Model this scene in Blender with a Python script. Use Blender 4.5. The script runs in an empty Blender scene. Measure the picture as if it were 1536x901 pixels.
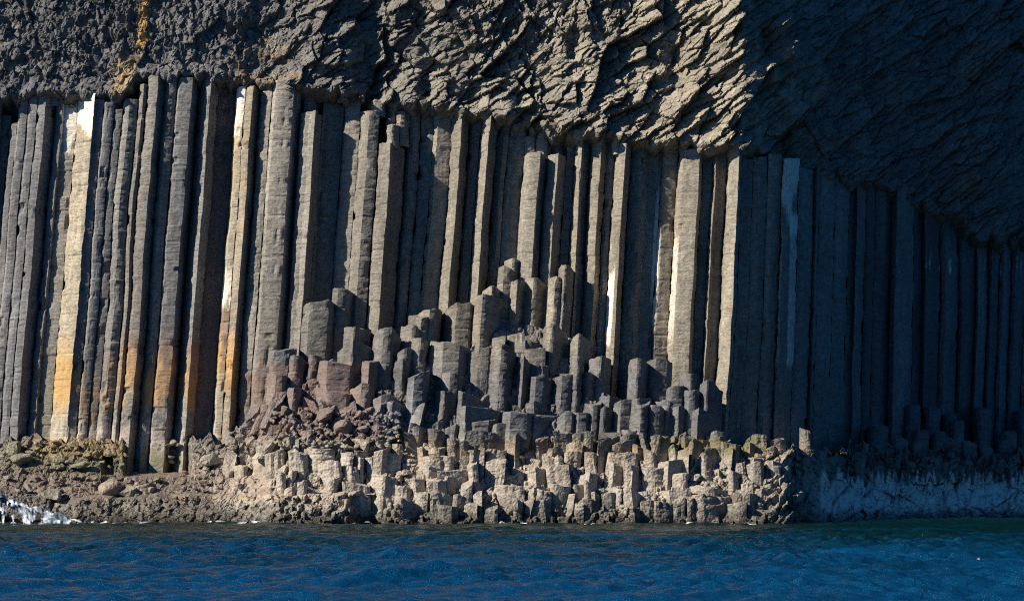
import bpy, math
import numpy as np

D, H, PPM, CX, HY = 150.0, 3.0, 25.6, 768.0, 702.0
C = bpy.context.scene.collection
rng = np.random.default_rng(11)
f32 = np.float32

# ------------------------------------------------------------------ helpers
def W(px, py, Y):
    s = (D + Y) / D / PPM
    return (px - CX) * s, H + (HY - py) * s

def Zof(py, Y=0.0):
    return H + (HY - py) * (D + Y) / D / PPM

def h2(ix, iy, seed):
    a = (ix.astype(np.int64) * 374761393 + iy.astype(np.int64) * 668265263 + seed * 974634777) & 0xFFFFFFFF
    a = ((a ^ (a >> 13)) * 1274126177) & 0xFFFFFFFF
    a = ((a ^ (a >> 16)) * 2246822519) & 0xFFFFFFFF
    a = a ^ (a >> 15)
    return (a & 0xFFFFFF) / float(0x1000000)

def vn(x, y, seed=0):
    x, y = np.broadcast_arrays(np.asarray(x, float), np.asarray(y, float))
    ix, iy = np.floor(x), np.floor(y)
    fx, fy = x - ix, y - iy
    fx = fx * fx * (3 - 2 * fx); fy = fy * fy * (3 - 2 * fy)
    a, b = h2(ix, iy, seed), h2(ix + 1, iy, seed)
    c, d = h2(ix, iy + 1, seed), h2(ix + 1, iy + 1, seed)
    return ((a * (1 - fx) + b * fx) * (1 - fy) + (c * (1 - fx) + d * fx) * fy) * 2 - 1

def fbm(x, y, seed=0, o=4):
    t, a = 0, 1.0
    for i in range(o):
        t = t + a * vn(x * 2 ** i, y * 2 ** i, seed + 31 * i); a *= .5
    return t / 1.9

def chunk(u, v, size, aspect, ang, seed, bias=(0, 0), tilt=1.0, crack=.25):
    """faceted fracture relief: one randomly tilted plane per cell"""
    ca, sa = math.cos(ang), math.sin(ang)
    wu = u + .11 * size * fbm(u / size * 1.3, v / size * 1.3, seed + 5, 2)
    wv = v + .11 * size * fbm(u / size * 1.3 + 9, v / size * 1.3, seed + 6, 2)
    a = (wu * ca + wv * sa) / (size * aspect); b = (-wu * sa + wv * ca) / size
    ia, ib = np.floor(a), np.floor(b)
    best = np.full(a.shape, 9.0); second = np.full(a.shape, 9.0)
    out = np.zeros(a.shape)
    for da in (-1, 0, 1):
        for db in (-1, 0, 1):
            ja, jb = ia + da, ib + db
            pa = ja + .5 + (h2(ja, jb, seed) - .5) * .95
            pb = jb + .5 + (h2(ja, jb, seed + 1) - .5) * .95
            ea, eb = a - pa, b - pb
            d = ea * ea + eb * eb
            hh = (h2(ja, jb, seed + 2) - .5) * 1.0 + tilt * ((h2(ja, jb, seed + 3) - .5 + bias[0]) * ea * 1.6 + (h2(ja, jb, seed + 4) - .5 + bias[1]) * eb * 1.6)
            m = d < best
            second = np.where(m, best, np.minimum(second, d))
            out = np.where(m, hh, out); best = np.where(m, d, best)
    e = np.sqrt(second) - np.sqrt(best)
    return out - crack * np.clip(1 - e / .12, 0, 1)

def I(x, xs, ys):
    return np.interp(x, xs, ys)

def sm(a, b, x):
    t = np.clip((x - a) / (b - a), 0, 1); return t * t * (3 - 2 * t)

def band(x, a, b, w):
    return sm(a - w, a + w, x) * (1 - sm(b - w, b + w, x))

def tag(o, label, cat, group=None, kind=None):
    o['label'] = label; o['category'] = cat
    if group: o['group'] = group
    if kind: o['kind'] = kind
    return o

def mk(name, V, Fq, mat, stain=None, tone=None, smooth=False, extra=None):
    """V (n,3), Fq (m,4) quads, extra: list of ngons"""
    me = bpy.data.meshes.new(name)
    V = np.asarray(V, f32); Fq = np.asarray(Fq, np.int32).reshape(-1, 4)
    extra = extra or []
    nl = Fq.size + sum(len(e) for e in extra); nf = len(Fq) + len(extra)
    me.vertices.add(len(V)); me.vertices.foreach_set('co', V.ravel())
    li = np.concatenate([Fq.ravel()] + [np.asarray(e, np.int32) for e in extra]).astype(np.int32)
    me.loops.add(nl); me.loops.foreach_set('vertex_index', li)
    me.polygons.add(nf)
    tot = np.concatenate([np.full(len(Fq), 4), np.array([len(e) for e in extra], int)]).astype(np.int32)
    st = np.concatenate([[0], np.cumsum(tot)[:-1]]).astype(np.int32)
    me.polygons.foreach_set('loop_start', st)
    me.update(calc_edges=True); me.validate()
    for nm, arr in (('stain', stain), ('tone', tone)):
        if arr is not None:
            at = me.attributes.new(nm, 'FLOAT_COLOR', 'POINT')
            at.data.foreach_set('color', np.asarray(arr, f32).ravel())
    if smooth:
        me.polygons.foreach_set('use_smooth', np.ones(nf, bool))
    else:
        me.polygons.foreach_set('use_smooth', np.zeros(nf, bool))
    me.materials.append(mat)
    o = bpy.data.objects.new(name, me); C.objects.link(o)
    return o

def gridq(nr, nc):
    i = np.arange(nr * nc).reshape(nr, nc)
    return np.stack([i[:-1, :-1], i[:-1, 1:], i[1:, 1:], i[1:, :-1]], -1).reshape(-1, 4)

# ------------------------------------------------------------------ materials
def rock_mat(name, zs=7.0, rib=.5, grain=.5, barnacle=0.0):
    m = bpy.data.materials.new(name); m.use_nodes = True
    nt = m.node_tree; N = nt.nodes; L = nt.links
    for n in list(N): N.remove(n)
    def nd(t, **k):
        n = N.new(t)
        for a, b in k.items(): setattr(n, a, b)
        return n
    out = nd('ShaderNodeOutputMaterial'); bs = nd('ShaderNodeBsdfPrincipled')
    L.new(bs.outputs[0], out.inputs[0])
    geo = nd('ShaderNodeNewGeometry')
    def noise(scale, sc=(1, 1, 1), det=4, rough=.6):
        mp = nd('ShaderNodeMapping'); mp.inputs['Scale'].default_value = sc
        L.new(geo.outputs['Position'], mp.inputs[0])
        n = nd('ShaderNodeTexNoise'); n.inputs['Scale'].default_value = scale
        n.inputs['Detail'].default_value = det; n.inputs['Roughness'].default_value = rough
        L.new(mp.outputs[0], n.inputs['Vector']); return n.outputs['Fac']
    def math_(op, a, b=None, c=None, clamp=False):
        n = nd('ShaderNodeMath', operation=op, use_clamp=clamp)
        for i, v in enumerate((a, b, c)):
            if v is None: continue
            if isinstance(v, (int, float)): n.inputs[i].default_value = v
            else: L.new(v, n.inputs[i])
        return n.outputs[0]
    def mix(f, a, b, bt='MIX'):
        n = nd('ShaderNodeMix', data_type='RGBA', blend_type=bt)
        for s, v in ((n.inputs[0], f), (n.inputs[6], a), (n.inputs[7], b)):
            if isinstance(v, (int, float)): s.default_value = v
            elif isinstance(v, tuple): s.default_value = v + (1,)
            else: L.new(v, s)
        return n.outputs[2]
    def mr(v, a, b, c, d):
        n = nd('ShaderNodeMapRange'); L.new(v, n.inputs[0])
        for i, q in enumerate((a, b, c, d)): n.inputs[i + 1].default_value = q
        return n.outputs[0]
    st = nd('ShaderNodeAttribute', attribute_name='stain'); tn = nd('ShaderNodeAttribute', attribute_name='tone')
    s1 = nd('ShaderNodeSeparateColor'); L.new(st.outputs['Color'], s1.inputs[0])
    s2 = nd('ShaderNodeSeparateColor'); L.new(tn.outputs['Color'], s2.inputs[0])
    guano, ochre, rust = s1.outputs[0], s1.outputs[1], s1.outputs[2]
    tone, warm, pale = s2.outputs[0], s2.outputs[1], s2.outputs[2]
    green = tn.outputs['Alpha']
    big = noise(.9, (1, 1, .16), 5, .65)
    ribn = noise(2.2, (1, 1, zs), 5, .7)
    fine = noise(9, (1, 1, 1), 6, .75)
    mid = noise(2.5, (1, 1, 1.2), 6, .7)
    gn = noise(8, (1.2, 1.2, .34), 8, .85)
    crk = noise(.9, (1, 1, 1.0 + zs * .55), 5, .6)
    patch = noise(3.2, (1, 1, .45), 7, .75)
    base = mix(warm, (.128, .127, .127), (.262, .225, .163))
    v = math_('MULTIPLY', mr(big, .3, .7, .72, 1.25), mr(ribn, .25, .75, .8, 1.18))
    v = math_('MULTIPLY', v, mr(fine, .25, .75, .6, 1.4))
    v = math_('MULTIPLY', v, mr(mid, .28, .72, .72, 1.28))
    ca = math_('ABSOLUTE', math_('SUBTRACT', crk, .5))
    v = math_('MULTIPLY', v, mr(ca, 0, .02, .42, 1))
    v = math_('MULTIPLY', v, tone)
    vv = nd('ShaderNodeCombineXYZ')
    for i in range(3): L.new(v, vv.inputs[i])
    col = mix(1.0, base, vv.outputs[0], 'MULTIPLY')
    def patchy(mask, n, w=.12, hi=-.08):
        # mask 0..1 decides how much of the noise field is covered
        e = math_('ADD', n, mr(mask, 0, 1, -.95, hi))
        return mr(e, -w, w, 0, 1)
    tint = mr(fine, .2, .8, .65, 1.3)
    def tinted(c):
        n = nd('ShaderNodeVectorMath', operation='SCALE'); n.inputs[0].default_value = c
        L.new(tint, n.inputs['Scale']); return n.outputs[0]
    col = mix(math_('MULTIPLY', patchy(pale, mid, .22), .85), col, tinted((.44, .37, .29)))
    col = mix(math_('MULTIPLY', patchy(rust, patch), .8), col, tinted((.205, .132, .098)))
    col = mix(math_('MULTIPLY', patchy(ochre, patch, .25), .82), col, tinted((.52, .30, .085)))
    col = mix(math_('MULTIPLY', patchy(green, mid, .2), .75), col, tinted((.10, .115, .03)))
    col = mix(math_('MULTIPLY', patchy(guano, gn, .09, -.3), .9), col, tinted((.80, .70, .56)))
    # wet, weed-dark band just above the water
    sp = nd('ShaderNodeSeparateXYZ'); L.new(geo.outputs['Position'], sp.inputs[0])
    zz = math_('ADD', sp.outputs[2], mr(mid, .3, .7, -.35, .35))
    wet = mr(zz, .15, .75, 1, 0)
    col = mix(math_('MULTIPLY', wet, .8), col, (.03, .026, .02))
    L.new(col, bs.inputs['Base Color'])
    L.new(mr(wet, 0, 1, .82, .35), bs.inputs['Roughness'])
    bs.inputs['Specular IOR Level'].default_value = .3
    hgt = math_('ADD', math_('MULTIPLY', ribn, rib), math_('MULTIPLY', fine, grain * .35))
    hgt = math_('ADD', hgt, math_('MULTIPLY', mid, grain))
    if barnacle:
        vo = nd('ShaderNodeTexVoronoi'); vo.inputs['Scale'].default_value = 7
        L.new(geo.outputs['Position'], vo.inputs['Vector'])
        hgt = math_('ADD', hgt, math_('MULTIPLY', vo.outputs['Distance'], barnacle))
    bp = nd('ShaderNodeBump'); bp.inputs['Strength'].default_value = 1.0; bp.inputs['Distance'].default_value = .10
    L.new(hgt, bp.inputs['Height']); L.new(bp.outputs[0], bs.inputs['Normal'])
    return m

M_col = rock_mat('basalt_column', 7, .5, .38)
M_cliff = rock_mat('basalt_fractured', 1.6, .35, .32)
M_shore = rock_mat('basalt_tidal', 1.5, .3, .8, .5)

def water_mat():
    m = bpy.data.materials.new('sea_water'); m.use_nodes = True
    nt = m.node_tree; N = nt.nodes; L = nt.links
    bs = N['Principled BSDF']
    bs.inputs['Roughness'].default_value = .1
    bs.inputs['IOR'].default_value = 1.333
    geo = N.new('ShaderNodeNewGeometry')
    mp = N.new('ShaderNodeMapping'); mp.inputs['Scale'].default_value = (.8, 1.5, 1)
    L.new(geo.outputs['Position'], mp.inputs[0])
    n1 = N.new('ShaderNodeTexNoise'); n1.inputs['Scale'].default_value = 2.6; n1.inputs['Detail'].default_value = 8; n1.inputs['Roughness'].default_value = .68
    L.new(mp.outputs[0], n1.inputs['Vector'])
    # sky and cliff reflections painted into the water colour: darker shallows, blue patches farther out
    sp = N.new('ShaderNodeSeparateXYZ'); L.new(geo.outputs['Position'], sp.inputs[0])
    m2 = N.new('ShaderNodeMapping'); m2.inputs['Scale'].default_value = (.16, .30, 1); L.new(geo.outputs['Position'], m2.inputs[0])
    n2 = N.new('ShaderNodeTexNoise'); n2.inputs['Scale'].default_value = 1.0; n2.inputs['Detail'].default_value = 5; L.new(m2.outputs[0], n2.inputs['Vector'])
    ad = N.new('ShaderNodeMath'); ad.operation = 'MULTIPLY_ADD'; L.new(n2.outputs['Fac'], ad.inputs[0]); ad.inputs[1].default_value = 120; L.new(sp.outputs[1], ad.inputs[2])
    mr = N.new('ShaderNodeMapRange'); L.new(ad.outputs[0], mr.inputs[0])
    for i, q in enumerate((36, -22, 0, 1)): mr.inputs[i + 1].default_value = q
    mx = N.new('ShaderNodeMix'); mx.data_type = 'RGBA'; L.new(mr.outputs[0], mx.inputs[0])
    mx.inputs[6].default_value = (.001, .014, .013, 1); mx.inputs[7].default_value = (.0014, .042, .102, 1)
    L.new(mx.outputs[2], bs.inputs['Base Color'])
    bp = N.new('ShaderNodeBump'); bp.inputs['Strength'].default_value = 1.0; bp.inputs['Distance'].default_value = .14
    L.new(n1.outputs['Fac'], bp.inputs['Height']); L.new(bp.outputs[0], bs.inputs['Normal'])
    return m
M_water = water_mat()

def foam_mat():
    m = bpy.data.materials.new('sea_foam'); m.use_nodes = True
    nt = m.node_tree; N = nt.nodes; L = nt.links
    bs = N['Principled BSDF']
    geo = N.new('ShaderNodeNewGeometry')
    n1 = N.new('ShaderNodeTexNoise'); n1.inputs['Scale'].default_value = 1.8; n1.inputs['Detail'].default_value = 6
    mp = N.new('ShaderNodeMapping'); mp.inputs['Scale'].default_value = (.6, 1, 1.6); mp.inputs['Rotation'].default_value = (0, .4, 0)
    L.new(geo.outputs['Position'], mp.inputs[0]); L.new(mp.outputs[0], n1.inputs['Vector'])
    rp = N.new('ShaderNodeValToRGB')
    rp.color_ramp.elements[0].position = .44; rp.color_ramp.elements[0].color = (.10, .13, .15, 1)
    rp.color_ramp.elements[1].position = .7; rp.color_ramp.elements[1].color = (.82, .85, .87, 1)
    L.new(n1.outputs['Fac'], rp.inputs[0]); L.new(rp.outputs[0], bs.inputs['Base Color'])
    bs.inputs['Roughness'].default_value = .5
    bp = N.new('ShaderNodeBump'); bp.inputs['Distance'].default_value = .15
    L.new(n1.outputs['Fac'], bp.inputs['Height']); L.new(bp.outputs[0], bs.inputs['Normal'])
    return m
M_foam = foam_mat()

# ------------------------------------------------------------------ the plan of the cliff (pixels of the photograph at its foot -> metres)
BX = [-900, -200, 100, 500, 1000, 1112, 1130, 1172, 1200, 1300, 1400, 1536, 1700, 2300]
BY = [2.5, 1.0, .4, 0, -.9, -1.5, -1.2, -.45, 1.6, 7.6, 12, 18, 25, 50]
def Yb(px): return I(px, BX, BY)
LX = [-100, 0, 150, 400, 700, 950, 1100, 1180, 1300, 1536]
LY = [.09, .09, .085, .075, .07, .06, .05, .03, .02, .03]
def lean(px): return I(px, LX, LY)
TX = [-300, 0, 60, 120, 190, 205, 320, 380, 470, 530, 560, 600, 660, 720, 780, 830, 900, 1000, 1060, 1130, 1200, 1260, 1300, 1340, 1400, 1440, 1455, 1536, 1800]
TY = [160, 150, 146, 150, 148, 124, 122, 130, 138, 143, 155, 158, 164, 174, 186, 200, 207, 216, 222, 224, 248, 266, 280, 288, 318, 332, 358, 366, 390]
def Ytop(px): return I(px, TX, TY)

COLS = [
 ([(-78,0),(-70,-8),(-60,-8)],150), ([(-60,4),(-50,-6),(-38,-8)],152), ([(-38,-4),(-26,-10),(-14,-8),(-8,0)],150),
 ([(-8,3),(5,4)],172), ([(5,4),(8,-2),(15,-4)],184), ([(15,-3),(18,-6),(29,-6)],148), ([(29,-3),(34,-8),(43,-9)],148),
 ([(43,-6),(46,-10),(56,-13),(63,-4),(72,5)],146), ([(72,4),(77,-2),(82,-4)],148), ([(82,-2),(85,1),(105,-1)],161),
 ([(105,-1),(111,-9),(119,-15),(130,-22)],149), ([(130,-20),(134,-19),(144,-17)],152), ([(144,-15),(147,-19),(152,-19),(160,-17)],158),
 ([(160,-14),(164,-16),(173,-15)],163), ([(173,-13),(178,-18),(183,-20),(195,-16)],150), ([(195,-13),(199,-19),(202,-20),(207,-17)],130),
 ([(207,-16),(211,-20),(223,-23),(229,-14),(234,-8)],123), ([(234,-7),(241,-16),(252,-13)],124), ([(252,-10),(256,-15),(276,-16),(281,-8),(287,8)],125),
 ([(287,8),(289,4),(297,-8),(304,-12),(310,-4),(316,4)],121), ([(316,8),(331,10),(343,10)],136), ([(343,8),(348,-4),(357,-6)],131),
 ([(357,-4),(362,-10),(369,-14),(375,-4),(380,3)],130), ([(380,2),(385,-6),(398,-9)],132), ([(398,-6),(404,-14),(420,-15),(432,-14),(437,-4),(443,6)],130),
 ([(443,6),(446,-6),(457,-10),(466,-16),(471,-2),(477,10)],166), ([(477,10),(481,12),(507,13)],141), ([(507,13),(510,6),(531,2)],145),
 ([(531,2),(537,-8),(545,-16),(561,-13)],165), ([(561,-10),(568,-16),(581,-22),(588,-6),(604,16)],214), ([(604,18),(609,12),(618,12),(624,16)],157),
 ([(624,16),(630,13),(642,12)],164), ([(642,12),(648,6),(670,10)],162), ([(670,9),(673,4),(685,-10),(691,2),(697,12)],168),
 ([(697,14),(701,10),(713,8)],178), ([(713,8),(718,-2),(727,-12),(733,2),(740,10)],175), ([(740,12),(750,6),(757,8)],178),
 ([(757,10),(766,8),(782,8)],184), ([(782,6),(789,-8),(806,-12),(810,-2),(816,8)],228), ([(816,8),(820,0),(833,-6),(838,4),(846,14)],230),
 ([(846,14),(858,14)],204), ([(858,12),(861,4),(869,-4),(875,6),(882,12)],203), ([(882,11),(886,2),(898,-4),(903,4),(906,8)],208),
 ([(906,8),(911,6),(918,6)],212), ([(918,4),(925,-8),(934,-14),(938,-2),(943,10)],222), ([(943,10),(950,7),(962,6)],211),
 ([(962,7),(972,13),(990,14)],220), ([(990,12),(994,6),(1014,11)],224), ([(1014,10),(1023,-4),(1047,-6),(1052,3)],223),
 ([(1052,10),(1058,11),(1066,12)],227), ([(1066,10),(1071,0),(1076,6),(1088,11)],225), ([(1088,10),(1093,-2),(1106,-12),(1112,2)],221),
 ([(1112,0),(1120,2),(1128,0)],238), ([(1128,1),(1140,-3),(1150,2)],240), ([(1150,2),(1158,-2),(1171,2)],238), ([(1171,2),(1174,-6),(1191,-8),(1197,0)],246),
 ([(1197,4),(1205,-2),(1220,2)],255), ([(1220,3),(1224,-4),(1229,0)],258), ([(1229,3),(1240,-2),(1252,2)],262), ([(1252,2),(1262,-3),(1273,4)],270),
 ([(1273,8),(1282,6),(1284,-4),(1297,0)],278), ([(1297,0),(1302,-4),(1311,4)],284), ([(1311,6),(1324,0),(1336,8)],296), ([(1336,8),(1344,-8),(1360,-10),(1372,2)],289),
 ([(1372,8),(1378,7),(1385,8)],305), ([(1385,6),(1390,-4),(1404,-2),(1412,4)],318), ([(1412,6),(1420,-2),(1440,4)],325), ([(1440,5),(1446,-3),(1466,4)],336),
 ([(1466,6),(1470,-4),(1485,4)],356), ([(1485,5),(1490,-3),(1502,2)],360), ([(1502,3),(1508,-4),(1519,3)],362), ([(1519,4),(1526,-5),(1541,3)],364), ([(1541,3),(1550,-4),(1563,2)],366),
]

def prism(name, front, ztop, zbot, mat, seed, dz=.11, ds=.1, back=2.0, rough=1.0, rnd=.06, leanf=None, zref=0., gap=.005,
          tilt=(0, 0), dome=.05, stainf=None, joints=True, bend=0.):
    """a basalt prism: front = plan polyline [(X,Y)] left to right; sides run back from its ends"""
    r = np.random.default_rng(seed)
    F = np.array(front, float)
    # resample
    P, corner = [], []
    for i in range(len(F) - 1):
        L = np.hypot(*(F[i + 1] - F[i])); n = max(1, int(round(L / ds)))
        for k in range(n):
            P.append(F[i] + (F[i + 1] - F[i]) * k / n); corner.append(1.0 if (k == 0) else 0.0)
    P.append(F[-1]); corner.append(1.0)
    P = np.array(P); corner = np.array(corner)
    P[0, 0] += gap; P[-1, 0] -= gap
    n = len(P)
    T = np.gradient(P, axis=0); T /= np.maximum(np.linalg.norm(T, axis=1, keepdims=True), 1e-6)
    Nn = np.stack([T[:, 1], -T[:, 0]], 1)      # outward (towards -Y)
    s = np.concatenate([[0], np.cumsum(np.hypot(*np.diff(P, axis=0).T))])
    w = P[-1, 0] - P[0, 0]
    nb = 3
    Bk = []
    for k in range(1, nb + 1): Bk.append((P[-1, 0] - gap * .5 * k - w * .1 * (k == nb), P[-1, 1] + back * k / nb))
    for k in range(nb, 0, -1): Bk.append((P[0, 0] + gap * .5 * k + w * .1 * (k == nb), P[0, 1] + back * k / nb))
    Bk = np.array(Bk)
    nz = max(3, int((ztop - zbot) / dz) + 1)
    z = np.linspace(zbot, ztop, nz)
    # extra ring for the rounded top edge
    z = np.concatenate([z[:-1], [ztop - rnd * .8, ztop - rnd * .3, ztop]]); z = np.sort(z); nz = len(z)
    S, Z = np.meshgrid(s, z)
    so = seed * 7.31
    d = rough * (.035 * fbm(S * 1.6 + so, Z * 1.1, seed, 3) + .013 * vn(S * .9 + so, Z * 6.5, seed + 1) + .018 * fbm(S * 5 + so, Z * 9, seed + 2, 2))
    chip = np.clip(fbm(S * .4 + so, Z * 1.7 + so, seed + 3, 3) - .05, 0, 1)
    cw = np.zeros(n)
    for i in np.where(corner > 0)[0]: cw = np.maximum(cw, np.exp(-((s - s[i]) / .11) ** 2))
    d = d - rough * cw[None] * (.015 + .15 * chip)
    sx = np.zeros(nz); sy = np.zeros(nz)
    if joints:
        q = zbot + r.uniform(0, .8); js = []
        while q < ztop - .15:
            js.append(q); q += r.choice([.35, .6, .9, 1.5]) * r.uniform(.7, 1.3)
        js = np.array(js) if js else np.array([zbot])
        seg = np.searchsorted(js, z)
        ox = r.normal(0, .009 * rough, len(js) + 1); oy = r.normal(0, .014 * rough, len(js) + 1)
        sx, sy = ox[seg], oy[seg]
        near = np.min(np.abs(z[:, None] - js[None]), 1)
        st = r.uniform(.2, 1, len(js) + 1)[seg]
        along = .4 + .6 * (vn(S * 1.5 + so, seg[:, None] + 0. * S, seed + 9) > -.1)
        d = d - .03 * rough * (near < dz * .55)[:, None] * st[:, None] * along
    cs = s[corner > 0]
    for _ in range(int((ztop - zbot) * .28 * (1 if joints else 0))):
        sc_, z0, hh, ww = r.choice(cs), r.uniform(zbot, ztop), r.uniform(.12, .4), r.uniform(.12, .3)
        d = d - r.uniform(.05, .16) * np.exp(-((S - sc_) / ww) ** 4 - ((Z - z0) / hh) ** 6)
    t = np.clip((z - (ztop - rnd)) / rnd, 0, 1)
    d = d - (rnd * (1 - np.sqrt(np.maximum(0, 1 - t * t))) * 1.2)[:, None] * (.6 + .8 * np.abs(vn(S * 1.1 + so, 0 * S, seed + 4)))
    X = P[None, :, 0] + Nn[None, :, 0] * d + sx[:, None]
    Y = P[None, :, 1] + Nn[None, :, 1] * d + sy[:, None]
    BXx = np.repeat(Bk[None, :, 0], nz, 0); BYy = np.repeat(Bk[None, :, 1], nz, 0)
    X = np.concatenate([X, BXx], 1); Y = np.concatenate([Y, BYy], 1)
    Zg = np.repeat(z[:, None], X.shape[1], 1)
    cx0, cy0 = P[:, 0].mean(), P[:, 1].mean()
    # tilted, uneven top
    hw = sm(.75, 0, 0) if False else np.clip((Zg - (ztop - .9)) / .9, 0, 1)
    Zg = Zg + hw * (tilt[0] * (X - cx0) + tilt[1] * (Y - cy0) + rough * .09 * np.round(2.5 * fbm(X * 1.8 + so, Y * 1.8, seed + 6, 3)) / 2.5)
    pxs = X.copy()
    if leanf is not None:
        X = X + leanf(X) * (Zg - zref)
    if bend: X = X + bend * fbm(X * .22, Zg * .16, 77, 3); Y = Y + bend * fbm(X * .3 + 50, Zg * .2, 78, 3)
    m = X.shape[1]
    idx = np.arange(nz * m).reshape(nz, m)
    nx = np.roll(idx, -1, 1)
    Q = np.stack([idx[:-1], nx[:-1], nx[1:], idx[1:]], -1).reshape(-1, 4)
    V = np.stack([X, Y, Zg], -1).reshape(-1, 3)
    # top: inner ring + centre, slightly domed
    top = V[(nz - 1) * m:]
    c = top.mean(0)
    rings, prev = [], idx[-1]
    allV = [V]; cnt = len(V); Qs = [Q]
    for k, f in enumerate((.7, .38)):
        ring = c + (top - c) * f; ring[:, 2] += dome * (1 - f * f) + rough * .03 * vn(ring[:, 0] * 4, ring[:, 1] * 4, seed + 8)
        allV.append(ring); ri = np.arange(cnt, cnt + m); cnt += m
        Qs.append(np.stack([prev, np.roll(prev, -1), np.roll(ri, -1), ri], -1)); prev = ri
    V = np.concatenate(allV); Q = np.concatenate(Qs)
    st, tn = stainf(V)
    return mk(name, V, Q, mat, st, tn, extra=[list(prev)])

# ------------------------------------------------------------------ stains with shapes of their own, and stone tints, by place on the cliff
def to_px(V):
    X, Y, Z = V[:, 0], V[:, 1], V[:, 2]
    s = (D + Y) / D / PPM
    return X / s + CX, HY - (Z - H) / s

def cliff_tint(px, py):
    warm = I(px, [0, 100, 300, 420, 600, 900, 1110, 1180, 1536], [.12, .2, .22, .45, .68, .8, .85, .35, .12])  # cooler past the corner: the bay's blue shade put into the stone colour
    return warm

def col_stain(i, s0, s1):
    r = np.random.default_rng(900 + i)
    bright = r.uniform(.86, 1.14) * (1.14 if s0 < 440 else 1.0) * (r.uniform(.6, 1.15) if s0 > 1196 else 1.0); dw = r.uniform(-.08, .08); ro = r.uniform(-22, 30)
    def f(V):
        px, py = to_px(V)
        s = px + lean(px) * (py - 300)
        n = len(V); st = np.zeros((n, 4)); tn = np.zeros((n, 4)); st[:, 3] = 1
        wob = 14 * vn(px * .12, py * .03, 5)
        tone = np.full(n, bright); warm = cliff_tint(px, py) + dw
        g = np.zeros(n); oc = np.zeros(n); ru = np.zeros(n)
        pale = .75 * sm(585, 680, py + wob) * band(px, 60, 330, 20)
        green = .6 * sm(650, 690, py + wob) * band(px, 120, 285, 10)
        if s0 < 4 and s1 > 0: warm += .2; tone *= .7
        if 80 < s0 < 84: warm += .4; g = .9 * (1 - sm(215, 275, py + wob)); green += .35 * sm(480, 560, py)
        if 104 < s0 < 108:
            warm += 1.0; tone *= 1.22; g = 1.1 * (1 - sm(160, 235, py + 2 * wob)); oc = .22 + 0 * px
            oc = oc + .46 * band(py + wob, 520, 612, 22); ru = .55 * band(py, 530, 600, 20)
        if 130 <= s0 < 200: warm += .12 * (s0 > 155); ru = .5 * band(py + ro + 2 * wob, 535, 625, 25); oc = .38 * band(py + ro + 2 * wob, 540, 625, 25)
        if 190 < s0 < 235: warm += .25
        if 200 < s0 < 300: ru = .68 * band(py + ro + 2 * wob, 510, 605, 28); oc = .5 * band(py + ro * .5 + 2 * wob, 545, 615, 28)
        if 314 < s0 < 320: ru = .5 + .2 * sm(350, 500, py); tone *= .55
        if 340 < s0 < 346:
            warm += .7; tone *= 1.2; oc = .44 - .2 * sm(200, 420, py) + .42 * band(py + wob, 505, 580, 22); g = 1.08 * (1 - sm(165, 225, py + 2 * wob)) + .82 * band(py, 395, 470, 25)
            ru = .8 * band(py, 455, 560, 20); oc = np.where(s < 350, oc, oc * .55)
        if 355 < s0 < 360: warm += .35; g = .5 * band(py, 400, 450, 20); ru = .7 * band(py, 520, 590, 15); oc = .3 + .36 * band(py + wob, 515, 585, 22)
        if 375 < s0 < 442: ru = .62 * band(py + ro * .4 + 2 * wob, 532, 640, 24); warm += .12
        if 528 < s0 < 534: g = .5 * band(s, 520, 544, 3) * (1 - sm(230, 260, py))
        if 780 < s0 < 785: g = .4 * band(py, 335, 390, 15)
        if 916 < s0 < 921: g = 1.0 * band(py + 2 * wob, 390, 510, 40) * band(s, 915, 930, 4)
        if 960 < s0 < 964: g = .85 * band(s, 983, 993, 2) * band(py, 270, 470, 40)
        if 988 < s0 < 992: g = .92 * band(s, 986, 996, 2) * band(py, 330, 500, 30)
        if 1012 < s0 < 1016: g = .72 * band(s, 1010, 1023, 3) * band(py, 330, 530, 50)
        if 1126 < s0 < 1152: g = .48 * band(py, 248, 272, 6)
        if 1169 < s0 < 1173:
            g = .8 * (1 - sm(290, 355, py + 2 * wob)) + .62 * band(py, 330, 560, 20) * np.maximum(band(s, 1168, 1178, 3), 1.15 * band(s, 1186, 1199, 2))
            warm += .2
        if 1380 < s0 < 1530:
            g = .3 * band(py + wob, 370, 400, 10) + .5 * band(py, 380, 500, 40) * (vn(s * .35, 0 * s, 77) > .45)
        tone = tone * (1 - .25 * np.clip(ru, 0, 1) * .3)
        st[:, 0] = g; st[:, 1] = oc; st[:, 2] = ru
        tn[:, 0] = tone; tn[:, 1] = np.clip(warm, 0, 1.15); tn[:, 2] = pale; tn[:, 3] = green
        return st, tn
    return f

ORD = ['zeroth', 'first', 'second', 'third', 'fourth', 'fifth', 'sixth', 'seventh', 'eighth', 'ninth', 'tenth', 'eleventh', 'twelfth', 'thirteenth',
       'fourteenth', 'fifteenth', 'sixteenth', 'seventeenth', 'eighteenth', 'nineteenth', 'twentieth', 'twenty-first', 'twenty-second', 'twenty-third',
       'twenty-fourth', 'twenty-fifth', 'twenty-sixth', 'twenty-seventh', 'twenty-eighth', 'twenty-ninth', 'thirtieth'] + ['%d-th' % k for k in range(31, 90)]

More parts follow.
